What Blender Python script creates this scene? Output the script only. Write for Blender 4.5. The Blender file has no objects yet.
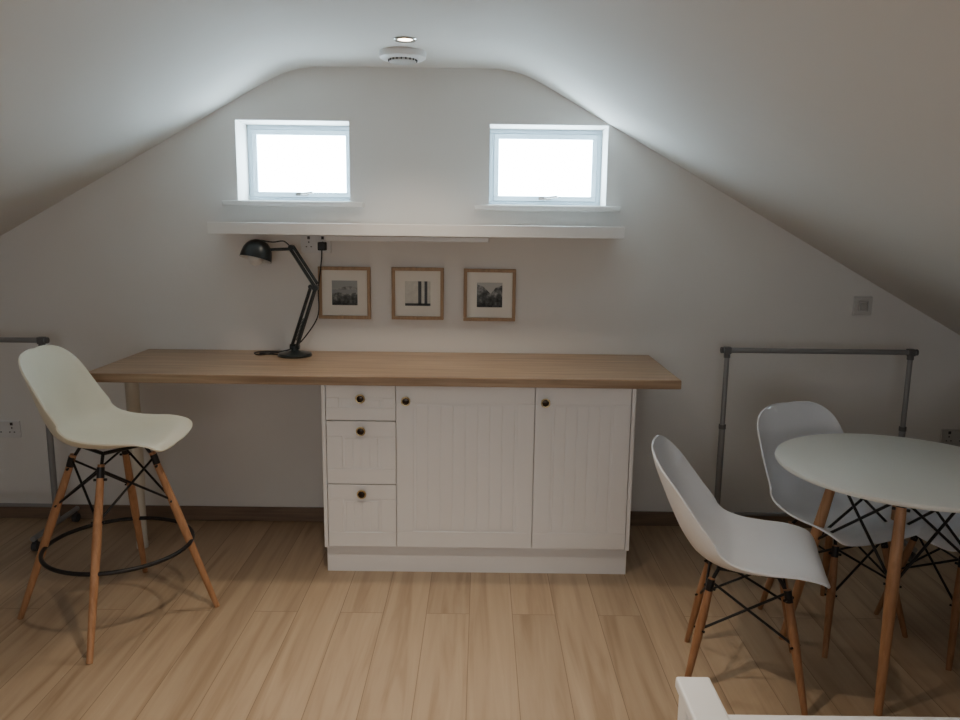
import bpy, bmesh, math, random
from mathutils import Vector, Matrix
random.seed(4)
scene = bpy.context.scene
COL = scene.collection

# ------------------------------------------------------------------ materials
def new_mat(name):
    m = bpy.data.materials.new(name); m.use_nodes = True
    nt = m.node_tree; b = nt.nodes["Principled BSDF"]
    return m, nt, b

def simple(name, col, rough=0.5, metal=0.0, var=0.04, scale=6.0, bump=0.0, bscale=60.0, spec=0.5):
    m, nt, b = new_mat(name)
    tc = nt.nodes.new("ShaderNodeTexCoord")
    n = nt.nodes.new("ShaderNodeTexNoise"); n.inputs["Scale"].default_value = scale; n.inputs["Detail"].default_value = 4
    nt.links.new(tc.outputs["Object"], n.inputs["Vector"])
    r = nt.nodes.new("ShaderNodeValToRGB")
    c0 = [max(0, c*(1-var)) for c in col]; c1 = [min(1, c*(1+var)) for c in col]
    r.color_ramp.elements[0].position = .3; r.color_ramp.elements[1].position = .7
    r.color_ramp.elements[0].color = (*c0, 1); r.color_ramp.elements[1].color = (*c1, 1)
    nt.links.new(n.outputs["Fac"], r.inputs["Fac"]); nt.links.new(r.outputs["Color"], b.inputs["Base Color"])
    b.inputs["Roughness"].default_value = rough; b.inputs["Metallic"].default_value = metal
    b.inputs["Specular IOR Level"].default_value = spec
    if bump > 0:
        n2 = nt.nodes.new("ShaderNodeTexNoise"); n2.inputs["Scale"].default_value = bscale; n2.inputs["Detail"].default_value = 3
        nt.links.new(tc.outputs["Object"], n2.inputs["Vector"])
        bp = nt.nodes.new("ShaderNodeBump"); bp.inputs["Strength"].default_value = bump; bp.inputs["Distance"].default_value = 0.01
        nt.links.new(n2.outputs["Fac"], bp.inputs["Height"]); nt.links.new(bp.outputs["Normal"], b.inputs["Normal"])
    return m

def wood(name, dark, light, axis='X', rough=0.45, gs=1.0):
    m, nt, b = new_mat(name)
    tc = nt.nodes.new("ShaderNodeTexCoord"); mp = nt.nodes.new("ShaderNodeMapping")
    s = {'X': (1.2, 22, 22), 'Y': (22, 1.2, 22), 'Z': (22, 22, 1.2)}[axis]
    mp.inputs["Scale"].default_value = tuple(v*gs for v in s)
    nt.links.new(tc.outputs["Object"], mp.inputs["Vector"])
    n = nt.nodes.new("ShaderNodeTexNoise"); n.inputs["Scale"].default_value = 2.0; n.inputs["Detail"].default_value = 7; n.inputs["Distortion"].default_value = .5
    nt.links.new(mp.outputs["Vector"], n.inputs["Vector"])
    r = nt.nodes.new("ShaderNodeValToRGB")
    r.color_ramp.elements[0].position = .33; r.color_ramp.elements[1].position = .68
    r.color_ramp.elements[0].color = (*dark, 1); r.color_ramp.elements[1].color = (*light, 1)
    nt.links.new(n.outputs["Fac"], r.inputs["Fac"]); nt.links.new(r.outputs["Color"], b.inputs["Base Color"])
    b.inputs["Roughness"].default_value = rough
    return m

def emis(name, col, strength):
    m, nt, b = new_mat(name)
    b.inputs["Base Color"].default_value = (*col, 1)
    b.inputs["Emission Color"].default_value = (*col, 1); b.inputs["Emission Strength"].default_value = strength
    return m

M_WALL = simple("plaster_wall", (.78, .765, .74), .9, var=.015, scale=1.5, bump=.06, bscale=25)
M_CEIL = simple("plaster_ceiling", (.73, .705, .67), .85, var=.015, scale=1.2, bump=.8, bscale=2.4)
M_SKIRT = wood("oak_skirting", (.15, .10, .07), (.24, .165, .115), 'X', .5)
M_WHITEP = simple("white_paint", (.82, .82, .82), .4, var=.01)
M_CAB = simple("cabinet_white_foil", (.86, .87, .89), .38, var=.01)
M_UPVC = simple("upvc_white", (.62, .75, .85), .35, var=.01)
M_SHELFM = simple("shelf_white", (.85, .84, .82), .35, var=.01)
M_DESK = wood("oak_laminate_worktop", (.285, .185, .112), (.46, .325, .21), 'X', .34)
M_OAKF = wood("oak_picture_frame", (.30, .19, .105), (.43, .28, .165), 'Z', .5, 2)
M_BEECH = wood("beech_leg", (.36, .18, .085), (.50, .27, .14), 'Z', .42, 1.5)
M_BEECHD = wood("walnut_toned_leg", (.27, .13, .06), (.40, .21, .11), 'Z', .42, 1.5)
M_PLAST = simple("chair_white_plastic", (.83, .86, .91), .32, var=.01)
M_CREAM = simple("stool_cream_plastic", (.85, .83, .69), .38, var=.02)
M_TABLE = simple("table_white_lacquer", (.83, .83, .77), .3, var=.01)
M_BLACK = simple("black_steel", (.015, .015, .017), .4, metal=.3)
M_LAMP = simple("lamp_dark_enamel", (.022, .028, .03), .28, metal=.2)
M_LAMPIN = simple("lamp_inner_white", (.75, .75, .72), .4)
M_GREY = simple("rack_grey_steel", (.28, .285, .29), .45, metal=.3)
M_DKPL = simple("dark_plastic", (.05, .05, .055), .5)
M_JOINT = simple("rack_joint_plastic", (.12, .12, .125), .5)
M_CREAMLEG = simple("desk_leg_cream", (.72, .70, .62), .4)
M_SOCK = simple("socket_white", (.72, .72, .72), .3)
M_SOCKG = simple("socket_grey", (.50, .49, .47), .4)
M_MAT = simple("mount_card", (.85, .82, .75), .8, var=.01)
M_BRONZE = simple("bronze_knob", (.035, .026, .02), .2, metal=.8)
M_BRASS = simple("brass_ring", (.6, .5, .3), .25, metal=1)
M_STEEL = simple("chrome", (.6, .6, .6), .25, metal=1)
M_BED = simple("white_bedding", (.85, .84, .82), .85, var=.02, bump=.3, bscale=20)
M_PANE = emis("frosted_daylight_glass", (.68, .88, 1.0), 27)
M_FILL = emis("rear_fill_glow", (.97, .98, 1.0), 3.6)  # glow for the added rear fill pane, brightens the room from out of view
M_SPOT = emis("downlight_glow", (1, .86, .68), 16)

def floor_mat():
    m, nt, b = new_mat("oak_laminate_floor")
    tc = nt.nodes.new("ShaderNodeTexCoord"); mp = nt.nodes.new("ShaderNodeMapping")
    mp.inputs["Rotation"].default_value = (0, 0, math.radians(90))
    mp.inputs["Location"].default_value = (.45, .03, 0)
    nt.links.new(tc.outputs["Object"], mp.inputs["Vector"])
    br = nt.nodes.new("ShaderNodeTexBrick")
    br.offset = .41; br.inputs["Scale"].default_value = 1
    br.inputs["Brick Width"].default_value = 2.4; br.inputs["Row Height"].default_value = .17
    br.inputs["Mortar Size"].default_value = .0012; br.inputs["Mortar Smooth"].default_value = .1
    br.inputs["Color1"].default_value = (.0, .0, .0, 1); br.inputs["Color2"].default_value = (1, 1, 1, 1)
    br.inputs["Mortar"].default_value = (.5, .5, .5, 1)
    nt.links.new(mp.outputs["Vector"], br.inputs["Vector"])
    mp2 = nt.nodes.new("ShaderNodeMapping"); mp2.inputs["Scale"].default_value = (18, 1.0, 1)
    nt.links.new(tc.outputs["Object"], mp2.inputs["Vector"])
    add = nt.nodes.new("ShaderNodeVectorMath"); add.operation = 'ADD'
    sc = nt.nodes.new("ShaderNodeVectorMath"); sc.operation = 'SCALE'; sc.inputs["Scale"].default_value = 9
    nt.links.new(br.outputs["Color"], sc.inputs[0])
    nt.links.new(mp2.outputs["Vector"], add.inputs[0]); nt.links.new(sc.outputs[0], add.inputs[1])
    n = nt.nodes.new("ShaderNodeTexNoise"); n.inputs["Scale"].default_value = 1.2; n.inputs["Detail"].default_value = 9; n.inputs["Distortion"].default_value = .8
    nt.links.new(add.outputs[0], n.inputs["Vector"])
    r = nt.nodes.new("ShaderNodeValToRGB"); e = r.color_ramp.elements
    e[0].position = .28; e[0].color = (.33, .232, .145, 1); e[1].position = .70; e[1].color = (.51, .39, .265, 1)
    x = e.new(.48); x.color = (.44, .325, .215, 1)
    nt.links.new(n.outputs["Fac"], r.inputs["Fac"])
    tint = nt.nodes.new("ShaderNodeValToRGB")
    tint.color_ramp.elements[0].color = (.90, .90, .90, 1); tint.color_ramp.elements[1].color = (1.05, 1.05, 1.05, 1)
    nt.links.new(br.outputs["Color"], tint.inputs["Fac"])
    mul = nt.nodes.new("ShaderNodeMix"); mul.data_type = 'RGBA'; mul.blend_type = 'MULTIPLY'; mul.inputs["Factor"].default_value = 1
    nt.links.new(r.outputs["Color"], mul.inputs["A"]); nt.links.new(tint.outputs["Color"], mul.inputs["B"])
    mor = nt.nodes.new("ShaderNodeMix"); mor.data_type = 'RGBA'
    nt.links.new(br.outputs["Fac"], mor.inputs["Factor"]); nt.links.new(mul.outputs["Result"], mor.inputs["A"])
    mor.inputs["B"].default_value = (.20, .135, .085, 1)
    nt.links.new(mor.outputs["Result"], b.inputs["Base Color"])
    b.inputs["Roughness"].default_value = .35
    return m
M_FLOOR = floor_mat()

# ------------------------------------------------------------------ geometry helpers
def root(name, loc=(0, 0, 0), rz=0.0):
    o = bpy.data.objects.new(name, None); o.empty_display_size = .1
    o.location = loc; o.rotation_euler = (0, 0, math.radians(rz)); COL.objects.link(o); return o

def obj(name, bm, mat, parent=None, smooth=False, bevel=0.0, seg=2, angle=35):
    me = bpy.data.meshes.new(name); bmesh.ops.recalc_face_normals(bm, faces=bm.faces); bm.to_mesh(me); bm.free()
    if isinstance(mat, (list, tuple)):
        for mm in mat: me.materials.append(mm)
    else: me.materials.append(mat)
    o = bpy.data.objects.new(name, me); COL.objects.link(o)
    if parent: o.parent = parent
    if smooth:
        for p in me.polygons: p.use_smooth = True
        try: me.set_sharp_from_angle(angle=math.radians(angle))
        except Exception: pass
    if bevel > 0:
        md = o.modifiers.new("bevel", 'BEVEL'); md.width = bevel; md.segments = seg; md.limit_method = 'ANGLE'
    return o

def add_box(bm, x0, x1, y0, y1, z0, z1, mi=0):
    r = bmesh.ops.create_cube(bm, size=1)
    for v in r['verts']:
        v.co = Vector(((x0+x1)/2 + v.co.x*(x1-x0), (y0+y1)/2 + v.co.y*(y1-y0), (z0+z1)/2 + v.co.z*(z1-z0)))
    fs = set(f for v in r['verts'] for f in v.link_faces)
    for f in fs: f.material_index = mi
    return r['verts']

def add_rod(bm, p1, p2, r1, r2=None, seg=14, mi=0):
    p1 = Vector(p1); p2 = Vector(p2); r2 = r1 if r2 is None else r2
    d = p2-p1; L = d.length
    r = bmesh.ops.create_cone(bm, cap_ends=True, segments=seg, radius1=r1, radius2=r2, depth=L)
    q = Vector((0, 0, 1)).rotation_difference(d.normalized()).to_matrix().to_4x4()
    bmesh.ops.transform(bm, matrix=Matrix.Translation((p1+p2)/2) @ q, verts=r['verts'])
    for f in set(f for v in r['verts'] for f in v.link_faces): f.material_index = mi
    return r['verts']

def add_leg(bm, top, bot, rt, rm, rb, seg=16):
    """turned, gently bulging dowel leg"""
    top = Vector(top); bot = Vector(bot); d = (bot-top); q = Vector((0, 0, 1)).rotation_difference(d.normalized())
    N = 12; rings = []
    for i in range(N+1):
        t = i/N
        r = (rt*(1-t/.4)+rm*(t/.4)) if t < .4 else (rm*(1-(t-.4)/.6)+rb*(t-.4)/.6)
        c = top+d*t
        rings.append([bm.verts.new(c+q @ Vector((math.cos(a)*r, math.sin(a)*r, 0))) for a in [2*math.pi*k/seg for k in range(seg)]])
    for i in range(N):
        for k in range(seg):
            bm.faces.new([rings[i][k], rings[i][(k+1) % seg], rings[i+1][(k+1) % seg], rings[i+1][k]])
    bm.faces.new(rings[0][::-1]); bm.faces.new(rings[-1])

def add_lathe(bm, prof, center, seg=32, rot=None, mi=0, closed=False):
    rings = []
    c = Vector(center)
    for (r, z) in prof:
        ring = []
        for k in range(seg):
            a = 2*math.pi*k/seg
            v = Vector((math.cos(a)*max(r, 1e-4), math.sin(a)*max(r, 1e-4), z))
            if rot is not None: v = rot @ v
            ring.append(bm.verts.new(c+v))
        rings.append(ring)
    for i in range(len(rings)-1):
        for k in range(seg):
            f = bm.faces.new([rings[i][k], rings[i][(k+1) % seg], rings[i+1][(k+1) % seg], rings[i+1][k]]); f.material_index = mi
    for ring in (rings[0], rings[-1]):
        f = bm.faces.new(ring); f.material_index = mi

def catmull(pts, t):
    n = len(pts)-1; x = min(max(t, 0), 1)*n; i = min(int(x), n-1); u = x-i
    p0 = pts[max(i-1, 0)]; p1 = pts[i]; p2 = pts[i+1]; p3 = pts[min(i+2, n)]
    return tuple(.5*((2*b)+(-a+c)*u+(2*a-5*b+4*c-d)*u*u+(-a+3*b-3*c+d)*u**3) for a, b, c, d in zip(p0, p1, p2, p3))

def add_tube(bm, pts, r, seg=8, n=None, closed=False, mi=0):
    pts = [tuple(p) for p in pts]
    if closed: path = [Vector(p) for p in pts]
    else:
        n = n or len(pts)*8
        path = [Vector(catmull(pts, i/n)) for i in range(n+1)]
    rings = []; L = len(path)
    up = Vector((0, 0, 1)); prev = None
    for i, p in enumerate(path):
        if closed: t = path[(i+1) % L]-path[i-1]
        else: t = path[min(i+1, L-1)]-path[max(i-1, 0)]
        t.normalize()
        ref = prev if prev is not None else (up if abs(t.z) < .9 else Vector((1, 0, 0)))
        nrm = ref - t*ref.dot(t)
        if nrm.length < 1e-5: nrm = Vector((1, 0, 0))-t*t.x
        nrm.normalize(); prev = nrm; bn = t.cross(nrm)
        rings.append([bm.verts.new(p+nrm*math.cos(2*math.pi*k/seg)*r+bn*math.sin(2*math.pi*k/seg)*r) for k in range(seg)])
    rng = range(L if closed else L-1)
    for i in rng:
        for k in range(seg):
            a = rings[i]; b = rings[(i+1) % L]
            f = bm.faces.new([a[k], a[(k+1) % seg], b[(k+1) % seg], b[k]]); f.material_index = mi
    if not closed:
        bm.faces.new(rings[0]); bm.faces.new(rings[-1])

def box(name, x0, x1, y0, y1, z0, z1, mat, parent=None, bevel=0.0):
    bm = bmesh.new(); add_box(bm, x0, x1, y0, y1, z0, z1); return obj(name, bm, mat, parent, bevel=bevel)

# ------------------------------------------------------------------ room shell
WY = 3.80; RY = -2.6; CX = -0.366; ZC = 2.234; FL = .525; SL = .556; XL = -3.73; XR = 3.0
def zc(x):
    k = .045; u = (abs(x-CX)-FL)/k
    sp = u if u > 30 else math.log1p(math.exp(u))
    return ZC - SL*k*sp
W1 = (-1.17, -.633, 1.618, 1.99); W2 = (.034, .594, 1.612, 1.984)

box("floor", XL-.1, XR+.1, RY-.1, WY+.3, -.06, 0, M_FLOOR)

bm = bmesh.new()
N = 140; xs = [XL-.1+(XR-XL+.2)*i/N for i in range(N+1)]
ys = [RY-.1+(WY+.4-RY)*j/60 for j in range(61)]
lo = [[bm.verts.new((x, y, zc(x))) for y in ys] for x in xs]
hi = [[bm.verts.new((x, y, zc(x)+.12)) for y in (ys[0], ys[-1])] for x in xs]
for i in range(N):
    for j in range(60): bm.faces.new([lo[i][j], lo[i+1][j], lo[i+1][j+1], lo[i][j+1]])
    bm.faces.new([hi[i][0], hi[i][1], hi[i+1][1], hi[i+1][0]])
obj("ceiling", bm, M_CEIL, smooth=True, angle=60)

def gable(name, y, holes, depth):
    bm = bmesh.new()
    bx = sorted(set([XL+(XR-XL)*i/120 for i in range(121)] + [h[0] for h in holes] + [h[1] for h in holes]))
    def q(x0, x1, za0, za1, zb0, zb1):
        vs = [bm.verts.new(p) for p in ((x0, y, za0), (x1, y, zb0), (x1, y, zb1), (x0, y, za1))]
        bm.faces.new(vs)
    for a, b in zip(bx[:-1], bx[1:]):
        ta, tb = zc(a)+.004, zc(b)+.004; m = (a+b)/2; hit = None
        for h in holes:
            if h[0] < m < h[1]: hit = h
        if hit:
            q(a, b, 0, hit[2], 0, hit[2]); q(a, b, hit[3], max(ta, hit[3]+.001), hit[3], max(tb, hit[3]+.001))
        else: q(a, b, 0, ta, 0, tb)
    for (x0, x1, z0, z1) in holes:
        for p in (((x0, z0), (x0, z1)), ((x1, z0), (x1, z1)), ((x0, z0), (x1, z0)), ((x0, z1), (x1, z1))):
            (a, c), (b, d) = p
            bm.faces.new([bm.verts.new(v) for v in ((a, y, c), (b, y, d), (b, y+depth, d), (a, y+depth, c))])
    bmesh.ops.remove_doubles(bm, verts=bm.verts, dist=1e-5)
    return obj(name, bm, M_WALL)
gable("wall_back", WY, [W1, W2], .27)
W_FILL = (-1.3, .6, .65, 1.8)  # opening for the added fill window in the rear wall
gable("wall_front", RY, [W_FILL], -.15)
box("wall_left", XL-.1, XL, RY, WY, 0, zc(XL)+.01, M_WALL)
box("wall_right", XR, XR+.1, RY, WY, 0, zc(XR)+.01, M_WALL)
bm = bmesh.new(); add_box(bm, XL, XR, WY-.016, WY-.001, 0, .075); obj("baseboard_back", bm, M_SKIRT, bevel=.004)
box("baseboard_left", XL, XL+.016, RY, WY, 0, .075, M_SKIRT, bevel=.004)
box("baseboard_right", XR-.016, XR, RY, WY, 0, .075, M_SKIRT, bevel=.004)

def window(name, w, y, pane, handle=True, sgn=1):
    x0, x1, z0, z1 = w; r = root(name, ((x0+x1)/2, y, (z0+z1)/2))
    hx = (x1-x0)/2; hz = (z1-z0)/2
    bm = bmesh.new()
    def fr(a, b, t, y0, y1):
        add_box(bm, -a, a, y0, y1, b-t, b); add_box(bm, -a, a, y0, y1, -b, -b+t)
        add_box(bm, -a, -a+t, y0, y1, -b+t, b-t); add_box(bm, a-t, a, y0, y1, -b+t, b-t)
    fr(hx, hz, .022, 0, .06*sgn)
    fr(hx-.024, hz-.024, .024, -.012*sgn, .03*sgn)
    obj("frame", bm, M_UPVC, r, bevel=.003)
    bm = bmesh.new(); add_box(bm, -hx+.046, hx-.046, .004*sgn, .012*sgn, -hz+.046, hz-.046); obj("frosted_pane", bm, pane, r)
    if handle:
        bm = bmesh.new(); add_box(bm, -.03, .03, -.022, -.012, -hz+.030, -hz+.046)
        add_rod(bm, (0, -.022, -hz+.038), (0, -.05, -hz+.038), .007); add_rod(bm, (0, -.045, -hz+.038), (.06, -.045, -hz+.046), .007)
        obj("handle", bm, M_STEEL, r, smooth=True)
    return r
window("window_1", W1, WY+.19, M_PANE)
window("window_2", W2, WY+.19, M_PANE)
window("rear_fill_window", W_FILL, RY-.08, M_FILL, handle=False, sgn=-1)  # invented fill light in window form, unseen behind the camera
for i, w in enumerate((W1, W2)):
    bm = bmesh.new()
    add_box(bm, w[0]-.07, w[1]+.07, WY-.035, WY-.001, w[2]-.028, w[2]-.002)
    add_box(bm, w[0]+.002, w[1]-.002, WY-.01, WY+.188, w[2]-.02, w[2]+.001)
    obj("window_sill" if i == 0 else "window_sill.001", bm, M_WALL, bevel=.006)

# ------------------------------------------------------------------ ceiling fittings
def downlight(name, x, y, energy, cone=125):
    r = root(name, (x, y, ZC))
    bm = bmesh.new()
    add_lathe(bm, [(.030, -.002), (.032, -.006), (.043, -.007), (.046, -.003), (.046, .003), (.030, .003)], (0, 0, 0), 32)
    obj("bezel", bm, M_STEEL, r, smooth=True)
    bm = bmesh.new(); add_lathe(bm, [(.001, -.003), (.029, -.003), (.029, .002), (.001, .002)], (0, 0, 0), 28); obj("lens", bm, M_SPOT, r)
    l = bpy.data.lights.new(name+"_lamp", 'SPOT'); l.energy = energy; l.color = (1, .83, .64); l.spot_size = math.radians(cone); l.spot_blend = 1; l.shadow_soft_size = .04
    lo_ = bpy.data.objects.new("lamp", l); lo_.location = (0, 0, -.02); lo_.parent = r; COL.objects.link(lo_)
downlight("recessed_downlight", -.31, 3.225, 32, 110)
downlight("recessed_downlight.001", -.31, 1.75, 104, 100)
downlight("recessed_downlight.002", -.31, .2, 36)
downlight("recessed_downlight.003", -.31, -1.3, 28)

r = root("smoke_detector", (-.344, 3.47, ZC))
bm = bmesh.new(); add_lathe(bm, [(.098, .002), (.100, -.006), (.098, -.024), (.088, -.030), (.060, -.031)], (0, 0, 0), 40); obj("body", bm, M_WHITEP, r, smooth=True)
bm = bmesh.new(); add_lathe(bm, [(.058, -.030), (.058, -.040), (.050, -.044), (.010, -.045)], (0, 0, 0), 32); obj("vented_cap", bm, M_SOCKG, r, smooth=True)
bm = bmesh.new()
for k in range(20):
    a = 2*math.pi*k/20; add_rod(bm, (math.cos(a)*.060, math.sin(a)*.060, -.031), (math.cos(a)*.060, math.sin(a)*.060, -.039), .003, seg=6)
obj("vents", bm, M_DKPL, r)

# ------------------------------------------------------------------ desk worktop
r = root("desk", (0, 0, 0))
box("worktop", -1.645, .838, 3.155, WY-.002, .852, .89, M_DESK, r, bevel=.004)
bm = bmesh.new()
add_lathe(bm, [(.032, .852), (.034, .84), (.030, .835), (.030, .30), (.030, .298), (.024, .296), (.024, .03), (.026, .028), (.026, 0)], (-1.580, 3.45, 0), 28)
add_lathe(bm, [(.05, .852), (.05, .846), (.032, .845)], (-1.580, 3.45, 0), 28)
obj("leg", bm, M_CREAMLEG, r, smooth=True)

# ------------------------------------------------------------------ base cabinet
r = root("base_cabinet", (0, 0, 0))
FY = 3.18
bm = bmesh.new()
add_box(bm, -.665, -.649, FY, WY-.02, .128, .851)
add_box(bm, .641, .657, FY, WY-.02, .128, .851)
add_box(bm, -.649, .641, FY+.022, WY-.02, .128, .851)
obj("carcass", bm, M_CAB, r, bevel=.0015)
bm = bmesh.new(); add_box(bm, -.662, .655, FY+.040, FY+.056, 0, .127); add_box(bm, -.662, -.646, FY+.056, WY-.05, 0, .127); add_box(bm, .639, .655, FY+.056, WY-.05, 0, .127)
obj("plinth", bm, M_CAB, r, bevel=.001)

def front(name, x0, x1, z0, z1, beads, fw=.055, knob=None, vd=.0036):
    """routed front: frame round a routed, beaded panel"""
    bm = bmesh.new()
    t0, t1 = FY, FY+.019
    add_box(bm, x0, x1, t0+.005, t1, z0, z1)
    add_box(bm, x0, x1, t0, t0+.0055, z1-fw, z1); add_box(bm, x0, x1, t0, t0+.0055, z0, z0+fw)
    add_box(bm, x0, x0+fw, t0, t0+.0055, z0+fw, z1-fw); add_box(bm, x1-fw, x1, t0, t0+.0055, z0+fw, z1-fw)
    obj(name, bm, M_CAB, r, bevel=.0022)
    g = .010; px0, px1 = x0+fw+g, x1-fw-g; w = (px1-px0)/beads
    bm = bmesh.new()
    zs = (z0+fw+g, z1-fw-g); prof = [(px0, t0+.0055)]
    for i in range(beads):
        a = px0+i*w; b = a+w
        prof += [(a+.0022, t0+.0012), (b-.0022, t0+.0012)]
        if i < beads-1: prof += [(b, t0+vd)]
    prof += [(px1, t0+.0055)]
    lo_ = [bm.verts.new((x, y, zs[0])) for x, y in prof]; hi_ = [bm.verts.new((x, y, zs[1])) for x, y in prof]
    for i in range(len(prof)-1): bm.faces.new([lo_[i], lo_[i+1], hi_[i+1], hi_[i]])
    bm.faces.new(lo_[::-1]); bm.faces.new(hi_)
    obj(name+"_panel", bm, M_CAB, r)
    if knob:
        kx, kz = knob; bm = bmesh.new(); rot = Matrix.Rotation(math.radians(90), 3, 'X')
        add_lathe(bm, [(.001, 0), (.009, 0), (.007, .008), (.008, .014), (.016, .018), (.0195, .022), (.0195, .024)], (kx, t0, kz), 24, rot)
        add_lathe(bm, [(.0145, .0245), (.012, .028), (.001, .030)], (kx, t0, kz), 24, rot)
        obj(name+"_knob", bm, M_BRONZE, r, smooth=True)
        bm = bmesh.new(); add_lathe(bm, [(.0198, .0225), (.0202, .0245), (.0180, .0265), (.0148, .0262), (.0145, .024)], (kx, t0, kz), 24, rot)
        bmesh.ops.delete(bm, geom=[f for f in bm.faces if len(f.verts) > 4], context='FACES_ONLY'); obj(name+"_knob_rim", bm, M_BRASS, r, smooth=True)
front("drawer_1", -.646, -.353, .697, .848, 4, .054, (-.498, .795), .0022)
front("drawer_2", -.646, -.353, .417, .693, 4, .066, (-.498, .655), .0022)
front("drawer_3", -.646, -.353, .133, .413, 4, .066, (-.498, .378), .0022)
front("cupboard_door_1", -.350, .232, .133, .848, 8, .072, (-.308, .787))
front("cupboard_door_2", .235, .638, .133, .848, 5, .072, (.276, .787))

# ------------------------------------------------------------------ shelf + trunking + sockets
box("wall_shelf", -1.248, .650, 3.575, WY-.001, 1.46, 1.514, M_SHELFM, bevel=.002)
box("under_shelf_light", -.72, .035, WY-.19, WY-.11, 1.434, 1.459, M_SOCK, bevel=.004)

def socket(name, x, z, w, h, mat, kind):
    r = root(name, (x, WY-.001, z))
    bm = bmesh.new(); add_box(bm, -w/2, w/2, -.012, 0, -h/2, h/2); obj("plate", bm, mat, r, bevel=.003)
    bm = bmesh.new()
    if kind == 'double':
        for s in (-1, 1):
            cx = s*w*.23
            add_box(bm, cx-.003, cx+.003, -.0135, -.0115, .004, .012)
            add_box(bm, cx-.015, cx-.008, -.0135, -.0115, -.016, -.011); add_box(bm, cx+.008, cx+.015, -.0135, -.0115, -.016, -.011)
            add_box(bm, cx-.006, cx+.006, -.016, -.0115, .022, .036)
        obj("pin_holes", bm, M_DKPL, r)
    else:
        add_box(bm, -.024, -.018, -.02, -.0115, -.026, .022); add_box(bm, .018, .024, -.02, -.0115, -.026, .022); add_box(bm, -.024, .024, -.02, -.0115, .020, .026)
        add_box(bm, -.014, .014, -.019, -.0115, -.022, .014); obj("rocker", bm, M_SOCKG, r, bevel=.002)
    return r
socket("wall_socket", -2.388, .471, .146, .086, M_SOCK, 'double')
socket("wall_socket.001", 2.40, .485, .146, .086, M_SOCKG, 'double')
socket("wall_socket.002", -.80, 1.415, .146, .086, M_SOCK, 'double')
socket("fused_spur_switch", 1.87, 1.147, .09, .09, simple("switch_plate_grey", (.64, .63, .61), .35), 'sw')

# ------------------------------------------------------------------ pictures
def pic_mat(name, kind):
    m, nt, b = new_mat(name)
    tc = nt.nodes.new("ShaderNodeTexCoord"); sep = nt.nodes.new("ShaderNodeSeparateXYZ"); nt.links.new(tc.outputs["Object"], sep.inputs[0])
    n = nt.nodes.new("ShaderNodeTexNoise"); n.inputs["Scale"].default_value = 45; n.inputs["Detail"].default_value = 6
    nt.links.new(tc.outputs["Object"], n.inputs["Vector"])
    ma = nt.nodes.new("ShaderNodeMath"); ma.operation = 'MULTIPLY_ADD'; ma.inputs[1].default_value = {'sea': 4, 'mount': 2, 'fog': 1.5}[kind]; ma.inputs[2].default_value = {'sea': .22, 'mount': .12, 'fog': .12}[kind]
    nt.links.new(sep.outputs["Z"], ma.inputs[0])
    ad = nt.nodes.new("ShaderNodeMath"); ad.operation = 'ADD'
    nt.links.new(ma.outputs[0], ad.inputs[0]); nt.links.new(n.outputs["Fac"], ad.inputs[1])
    r = nt.nodes.new("ShaderNodeValToRGB"); e = r.color_ramp.elements
    if kind == 'fog':
        e[0].position = .2; e[0].color = (.50, .50, .46, 1); e[1].position = .9; e[1].color = (.72, .70, .64, 1)
    else:
        e[0].position = .42; e[0].color = (.015, .02, .022, 1); e[1].position = .85; e[1].color = (.40, .41, .40, 1)
        x = e.new(.62); x.color = (.09, .10, .10, 1)
    nt.links.new(ad.outputs[0], r.inputs["Fac"]); nt.links.new(r.outputs["Color"], b.inputs["Base Color"]); b.inputs["Roughness"].default_value = .6
    return m
def picture(name, x, z, kind):
    r = root(name, (x, WY-.001, z)); h = .127; t = .016
    bm = bmesh.new()
    add_box(bm, -h, h, -.022, 0, h-t, h); add_box(bm, -h, h, -.022, 0, -h, -h+t)
    add_box(bm, -h, -h+t, -.022, 0, -h+t, h-t); add_box(bm, h-t, h, -.022, 0, -h+t, h-t)
    obj("frame", bm, M_OAKF, r, bevel=.002)
    bm = bmesh.new(); add_box(bm, -h+t, h-t, -.008, -.002, -h+t, h-t); obj("mount", bm, M_MAT, r)
    pm = pic_mat("print_"+kind, kind)
    bm = bmesh.new(); add_box(bm, -.062, .062, -.010, -.0075, -.06, .06); obj("print", bm, pm, r)
    bm = bmesh.new()
    if kind == 'fog':
        for a, w, zt in ((.010, .016, .060), (.040, .014, .060)):
            add_box(bm, a-w/2, a+w/2, -.0108, -.0098, -.060, zt)
        add_box(bm, -.062, .062, -.0108, -.0098, -.060, -.048)
        obj("print_pillars", bm, simple("pillar_ink", (.08, .09, .10), .7), r)
    elif kind == 'sea':
        vs = [bm.verts.new(p) for p in ((-.062, -.0106, .06), (-.062, -.0106, .024), (-.03, -.0106, .024), (0, -.0106, .030), (.03, -.0106, .034), (.062, -.0106, .024), (.062, -.0106, .06))]
        bm.faces.new(vs)
        obj("print_sky", bm, simple("sky_ink_pale", (.36, .38, .38), .7), r)
        bm = bmesh.new()
        vs = [bm.verts.new(p) for p in ((-.062, -.0107, .016), (.062, -.0107, .016), (.062, -.0107, .004), (.02, -.0107, -.004), (-.03, -.0107, .002), (-.062, -.0107, -.002))]
        bm.faces.new(vs); obj("print_sea", bm, simple("sea_ink_pale", (.30, .32, .33), .7), r)
    else:
        vs = [bm.verts.new(p) for p in ((-.062, -.0106, .06), (-.062, -.0106, .052), (-.03, -.0106, .040), (.005, -.0106, .006), (.03, -.0106, .036), (.062, -.0106, .048), (.062, -.0106, .06))]
        bm.faces.new(vs); obj("print_sky", bm, simple("sky_ink", (.5, .5, .48), .7), r)
picture("picture_frame", -.665, 1.180, 'sea')
picture("picture_frame.001", -.308, 1.181, 'fog')
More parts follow.
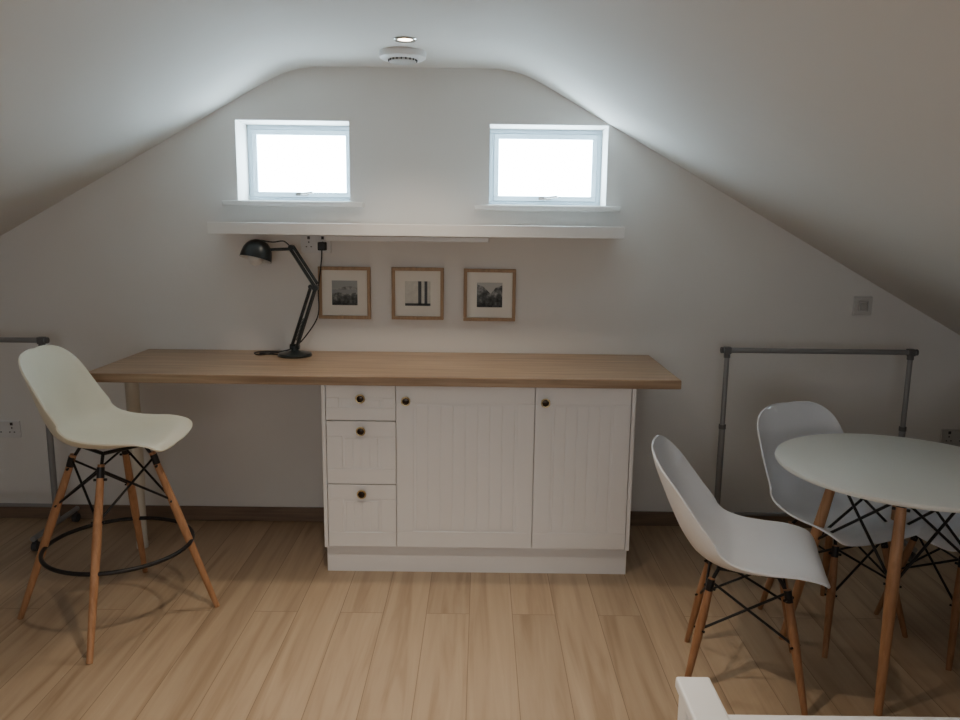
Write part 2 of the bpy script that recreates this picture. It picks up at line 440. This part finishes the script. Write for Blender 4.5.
picture("picture_frame.002", .043, 1.178, 'mount')

# ------------------------------------------------------------------ desk lamp
r = root("desk_lamp", (0, 0, 0)); LY = 3.64
bm = bmesh.new()
add_lathe(bm, [(.001, .8905), (.078, .8905), (.080, .897), (.076, .905), (.03, .911), (.018, .918), (.014, .935), (.001, .936)], (-.88, LY, 0), 36)
B = Vector((-.87, LY, .935)); E = Vector((-.775, LY, 1.215)); T = Vector((-.888, LY, 1.395))
for dy in (-.012, .012):
    o = Vector((0, dy, 0)); add_rod(bm, B+o, E+o, .0065)
    add_rod(bm, B+o+Vector((-.022, 0, .01)), E+o+Vector((-.022, 0, .006)), .0055)
add_rod(bm, B+Vector((-.032, 0, 0)), B+Vector((.012, 0, 0)), .013)
add_rod(bm, E+Vector((0, -.018, 0)), E+Vector((0, .018, 0)), .014); add_rod(bm, E+Vector((-.022, -.016, .006)), E+Vector((-.022, .016, .006)), .010)
for dy in (-.010, .010):
    o = Vector((0, dy, 0)); add_rod(bm, E+o, T+o, .006); add_rod(bm, E+o+Vector((.010, 0, .018)), T+o+Vector((.012, 0, .014)), .005)
add_rod(bm, T+Vector((.006, -.016, .006)), T+Vector((.006, .016, .006)), .013)
H = Vector((-1.040, LY-.01, 1.378))
add_rod(bm, T, H+Vector((.05, 0, .012)), .007)
obj("base_and_arms", bm, M_LAMP, r, smooth=True)
bm = bmesh.new()
def spring(p, q, rad, turns):
    p = Vector(p); q = Vector(q); d = q-p; qt = Vector((0, 0, 1)).rotation_difference(d.normalized())
    n = turns*10; pts = [p+d*(i/n)+qt @ Vector((math.cos(2*math.pi*i/10)*rad, math.sin(2*math.pi*i/10)*rad, 0)) for i in range(n+1)]
    add_tube(bm, pts, .0014, 5, n=n)
d = (E-B)
for dy in (-.018, .018): spring(B+d*.12+Vector((-.012, dy, 0)), B+d*.48+Vector((-.012, dy, 0)), .006, 16)
obj("springs", bm, M_LAMP, r, smooth=True)
axis = Vector((-.18, -.24, -.95)).normalized(); rot = Vector((0, 0, -1)).rotation_difference(axis).to_matrix()
bm = bmesh.new()
outer = [(.001, .058), (.022, .057), (.040, .048), (.056, .032), (.066, .012), (.071, -.012), (.073, -.034)]
inner = [(.070, -.034), (.067, -.012), (.060, .008), (.046, .026), (.001, .034)]
add_lathe(bm, outer, H, 36, rot, 0)
obj("shade", bm, M_LAMP, r, smooth=True)
bm = bmesh.new(); add_lathe(bm, [(.0705, -.0345)]+inner, H, 36, rot, 0)
bmesh.ops.delete(bm, geom=[f for f in bm.faces if len(f.verts) > 4], context='FACES_ONLY')
obj("shade_lining", bm, M_LAMPIN, r, smooth=True)
sh = bpy.data.objects["shade"]; b2 = bmesh.new(); b2.from_mesh(sh.data)
caps = [f for f in b2.faces if len(f.verts) > 4]
caps.sort(key=lambda f: f.calc_area()); bmesh.ops.delete(b2, geom=[caps[-1]], context='FACES_ONLY'); b2.to_mesh(sh.data); b2.free()
bm = bmesh.new(); bmesh.ops.create_uvsphere(bm, u_segments=20, v_segments=12, radius=.032)
bmesh.ops.translate(bm, verts=bm.verts, vec=H+rot @ Vector((0, 0, -.032))); obj("bulb", bm, M_LAMPIN, r, smooth=True)
bm = bmesh.new(); add_box(bm, -.785, -.745, WY-.05, WY-.0145, 1.385, 1.425); obj("plug", bm, M_BLACK, r, bevel=.005)
bm = bmesh.new()
add_tube(bm, [(-.765, WY-.045, 1.388), (-.768, WY-.05, 1.33), (-.785, WY-.05, 1.20), (-.790, WY-.04, 1.08), (-.83, WY-.05, 1.0), (-.90, WY-.06, .92), (-.97, WY-.07, .896), (-1.03, WY-.09, .894), (-1.06, WY-.12, .894), (-1.0, WY-.14, .894), (-.945, LY, .896)], .003, 8, 100)
add_tube(bm, [(-.96, WY-.07, .894), (-1.04, WY-.06, .894), (-1.09, WY-.10, .894), (-1.05, WY-.16, .894), (-.98, WY-.12, .898), (-.95, WY-.08, .894)], .003, 8, 60)
add_tube(bm, [T+Vector((0, 0, .01)), T+Vector((-.03, 0, .035)), T+Vector((-.08, 0, .03)), H+Vector((.02, .0, .055))], .003, 6, 24)
obj("cable", bm, M_BLACK, r, smooth=True)

# ------------------------------------------------------------------ moulded shell chairs
def shell(parent, mat, sh, bh=1.0, lean=0.0, ws=1.0):
    prof = [(.245, -.022), (.215, -.002), (.15, -.004), (.07, -.018), (-.01, -.024), (-.09, -.016), (-.155, .018), (-.195, .085), (-.222, .165), (-.245, .250), (-.262, .325), (-.272, .385)]
    prof = [(p-lean*max(0, h)/.385, h*bh if h > 0 else h) for p, h in prof]
    halfw = [.205, .222, .232, .236, .236, .234, .230, .226, .222, .213, .200, .182]
    curl = [.004, .014, .030, .045, .058, .075, .095, .095, .080, .060, .035, .012]
    N, Mw = 56, 24
    bm = bmesh.new(); rows = []
    for i in range(N+1):
        s = .5*(1-math.cos(math.pi*i/N)); p, h = catmull(prof, s); p2, h2 = catmull(prof, min(s+.01, 1)); p1, h1 = catmull(prof, max(s-.01, 0))
        t = Vector((p2-p1, h2-h1)).normalized(); nx, nz = t.y, -t.x
        hw = catmull([(v,) for v in halfw], s)[0]*ws; c = catmull([(v,) for v in curl], s)[0]; f = 1
        if s < .11: x = (.11-s)/.11; f = max(0, 1-x**3.2)**(1/3.2)
        if s > .82: x = (s-.82)/.18; f = max(0, 1-x**2.9)**(1/2.9)
        row = []
        for j in range(Mw+1):
            w = -1+2*j/Mw; k = c*f*(.35*w*w+.65*abs(w)**4)
            row.append(bm.verts.new((p+nx*k, w*hw*f, sh+h+nz*k)))
        rows.append(row)
    for i in range(N):
        for j in range(Mw): bm.faces.new([rows[i][j], rows[i+1][j], rows[i+1][j+1], rows[i][j+1]])
    bmesh.ops.remove_doubles(bm, verts=bm.verts, dist=1e-4)
    o = obj("shell", bm, mat, parent, smooth=True, angle=80)
    md = o.modifiers.new("sol", 'SOLIDIFY'); md.thickness = .006; md.offset = 0
    md = o.modifiers.new("bev", 'BEVEL'); md.width = .002; md.segments = 2; md.limit_method = 'ANGLE'; md.angle_limit = math.radians(50)

def base(parent, tops, bots, zt, wood_m, rl, rods, rr=.0045, ring=None, mount=None):
    bm = bmesh.new(); T = [Vector((x, y, zt)) for x, y in tops]; Bt = [Vector((x, y, 0)) for x, y in bots]
    for a, b in zip(T, Bt): add_leg(bm, a, b, rl[0], rl[1], rl[2])
    obj("legs", bm, wood_m, parent, smooth=True, angle=50)
    bm = bmesh.new(); n = len(T)
    def at(i, f): return T[i].lerp(Bt[i], f)
    for i in range(n):
        j = (i+1) % n
        add_rod(bm, at(i, .03), at(j, rods), rr, seg=8); add_rod(bm, at(j, .03), at(i, rods), rr, seg=8)
    if mount is not None:
        mz, mr = mount
        for i in range(n):
            v = Vector((T[i].x*mr, T[i].y*mr, mz)); add_rod(bm, at(i, .04), v, rr*1.4, seg=8)
            j = (i+1) % n; v2 = Vector((T[j].x*mr, T[j].y*mr, mz)); add_rod(bm, v, v2, rr*1.6, seg=8)
            add_rod(bm, at(i, .02)+Vector((0, 0, .004)), at(i, .02)+(at(i, .03)-at(i, .02)).normalized()*.035, rl[0]+.0015, seg=12)
            d = Vector((-T[i].y, T[i].x, 0)).normalized(); q = at(i, .08); add_rod(bm, q-d*(rl[1]+.006), q+d*(rl[1]+.006), .005, seg=8)
            q = at(i, rods); add_rod(bm, q-d*(rl[1]+.006), q+d*(rl[1]+.006), .004, seg=8)
    if ring:
        rz, rrad = ring; add_tube(bm, [(math.cos(2*math.pi*k/64)*rrad, math.sin(2*math.pi*k/64)*rrad, rz) for k in range(64)], .008, 10, closed=True)
    obj("metal_struts", bm, M_BLACK, parent, smooth=True, angle=50)

def sq(r, a0): return [(math.cos(math.radians(a0+90*k))*r, math.sin(math.radians(a0+90*k))*r) for k in range(4)]

def dining_chair(name, x, y, rz, lean=0.0, bh=1.0):
    r = root(name, (x, y, 0), rz); shell(r, M_PLAST, .45, bh, lean)
    base(r, [(.13, .115), (-.10, .105), (-.10, -.105), (.13, -.115)], [(.205, .20), (-.165, .165), (-.165, -.165), (.205, -.20)], .385, M_BEECHD, (.011, .0155, .0095), .45, mount=(.412, .80))
dining_chair("dining_chair", .895, 2.46, -16, .045, .90)
dining_chair("dining_chair.001", 1.36, 2.83, -68, 0, .96)
dining_chair("dining_chair.002", 1.83, 2.72, 188)

r = root("bar_stool", (-1.385, 2.83, 0), 2); shell(r, M_CREAM, .718, .86, -.015, .92)
base(r, sq(.14, 7), [(x-.015, y) for x, y in sq(.365, 7)], .648, M_BEECH, (.012, .0165, .011), .30, ring=(.285, .266), mount=(.680, .8))

r = root("dining_table", (1.44, 2.53, 0))
bm = bmesh.new(); add_lathe(bm, [(.001, .711), (.385, .711), (.405, .716), (.41, .724), (.408, .731), (.403, .733), (.001, .733)], (0, 0, 0), 96); obj("top", bm, M_TABLE, r, smooth=True, angle=30)
base(r, sq(.20, 62), sq(.335, 61), .70, M_BEECH, (.015, .020, .013), .42, rr=.005, mount=(.706, .8))

# ------------------------------------------------------------------ garment racks
def rack(name, x0, w, y, h=.945):
    r = root(name, (x0, y, 0)); bm = bmesh.new()
    add_rod(bm, (-.025, 0, h), (w+.025, 0, h), .0125)
    for px in (0, w):
        add_rod(bm, (px, 0, .07), (px, 0, .58), .0145); add_rod(bm, (px, 0, .58), (px, 0, h), .0115)
        add_rod(bm, (px, -.21, .065), (px, .19, .065), .0125)
    add_rod(bm, (0, 0, .15), (w, 0, .15), .009)
    obj("tubes", bm, M_GREY, r, smooth=True)
    bm = bmesh.new()
    for px in (0, w):
        add_rod(bm, (px, 0, .575), (px, 0, .595), .0165); add_rod(bm, (px, 0, h-.035), (px, 0, h-.012), .015); add_box(bm, px-.015, px+.015, -.015, .015, h-.016, h+.015)
    for s in (-.030, w+.020): add_rod(bm, (s, 0, h), (s+.010, 0, h), .0145)
    obj("joints", bm, M_JOINT, r, smooth=True)
    bm = bmesh.new()
    for px in (0, w):
        for yy in (-.19, .17):
            add_rod(bm, (px, yy, .042), (px, yy, .066), .010); add_rod(bm, (px-.012, yy, .0225), (px+.012, yy, .0225), .022, seg=20); add_rod(bm, (px, yy, .025), (px, yy, .045), .013)
    obj("castors", bm, M_DKPL, r, smooth=True)
rack("garment_rack", 1.155, .857, 3.58, .953)
rack("garment_rack.001", -2.905, .857, 3.58, .960)

# ------------------------------------------------------------------ daybed in the foreground
r = root("daybed", (.395, .55, 0))
bm = bmesh.new(); X1 = 1.75; Y1 = .83
for px in (0, X1-.055):
    for py in (0, Y1-.055): add_box(bm, px, px+.055, py, py+.055, 0, .63)
    add_box(bm, px-.006, px+.061, -.01, Y1+.008, .63, .655)
    add_box(bm, px+.015, px+.04, .055, Y1-.055, .25, .36); add_box(bm, px+.015, px+.04, .055, Y1-.055, .50, .56)
add_box(bm, .055, X1-.055, Y1-.045, Y1-.02, .20, .594); add_box(bm, .055, X1-.055, .02, .045, .20, .32)
obj("frame", bm, M_WHITEP, r, bevel=.005)
bm = bmesh.new(); add_box(bm, .065, X1-.065, .05, Y1-.05, .25, .575)
obj("mattress", bm, M_BED, r, bevel=.04, seg=5)

# ------------------------------------------------------------------ world + camera
w = bpy.data.worlds.new("World"); scene.world = w; w.use_nodes = True
w.node_tree.nodes["Background"].inputs[0].default_value = (.7, .8, .9, 1); w.node_tree.nodes["Background"].inputs[1].default_value = .5

cam = bpy.data.cameras.new("camera"); co = bpy.data.objects.new("camera", cam); COL.objects.link(co)
cam.sensor_width = 36; cam.lens = 36*776/960; cam.clip_start = .05
th = math.radians(9.95); ro = math.radians(.70)
F = Vector((0, math.cos(th), -math.sin(th))); U0 = Vector((0, math.sin(th), math.cos(th))); R0 = Vector((1, 0, 0))
R = R0*math.cos(ro)+U0*math.sin(ro); U = U0*math.cos(ro)-R0*math.sin(ro)
m = Matrix((R, U, -F)).transposed().to_4x4(); m.translation = Vector((0, 0, 1.52)); co.matrix_world = m
scene.camera = co
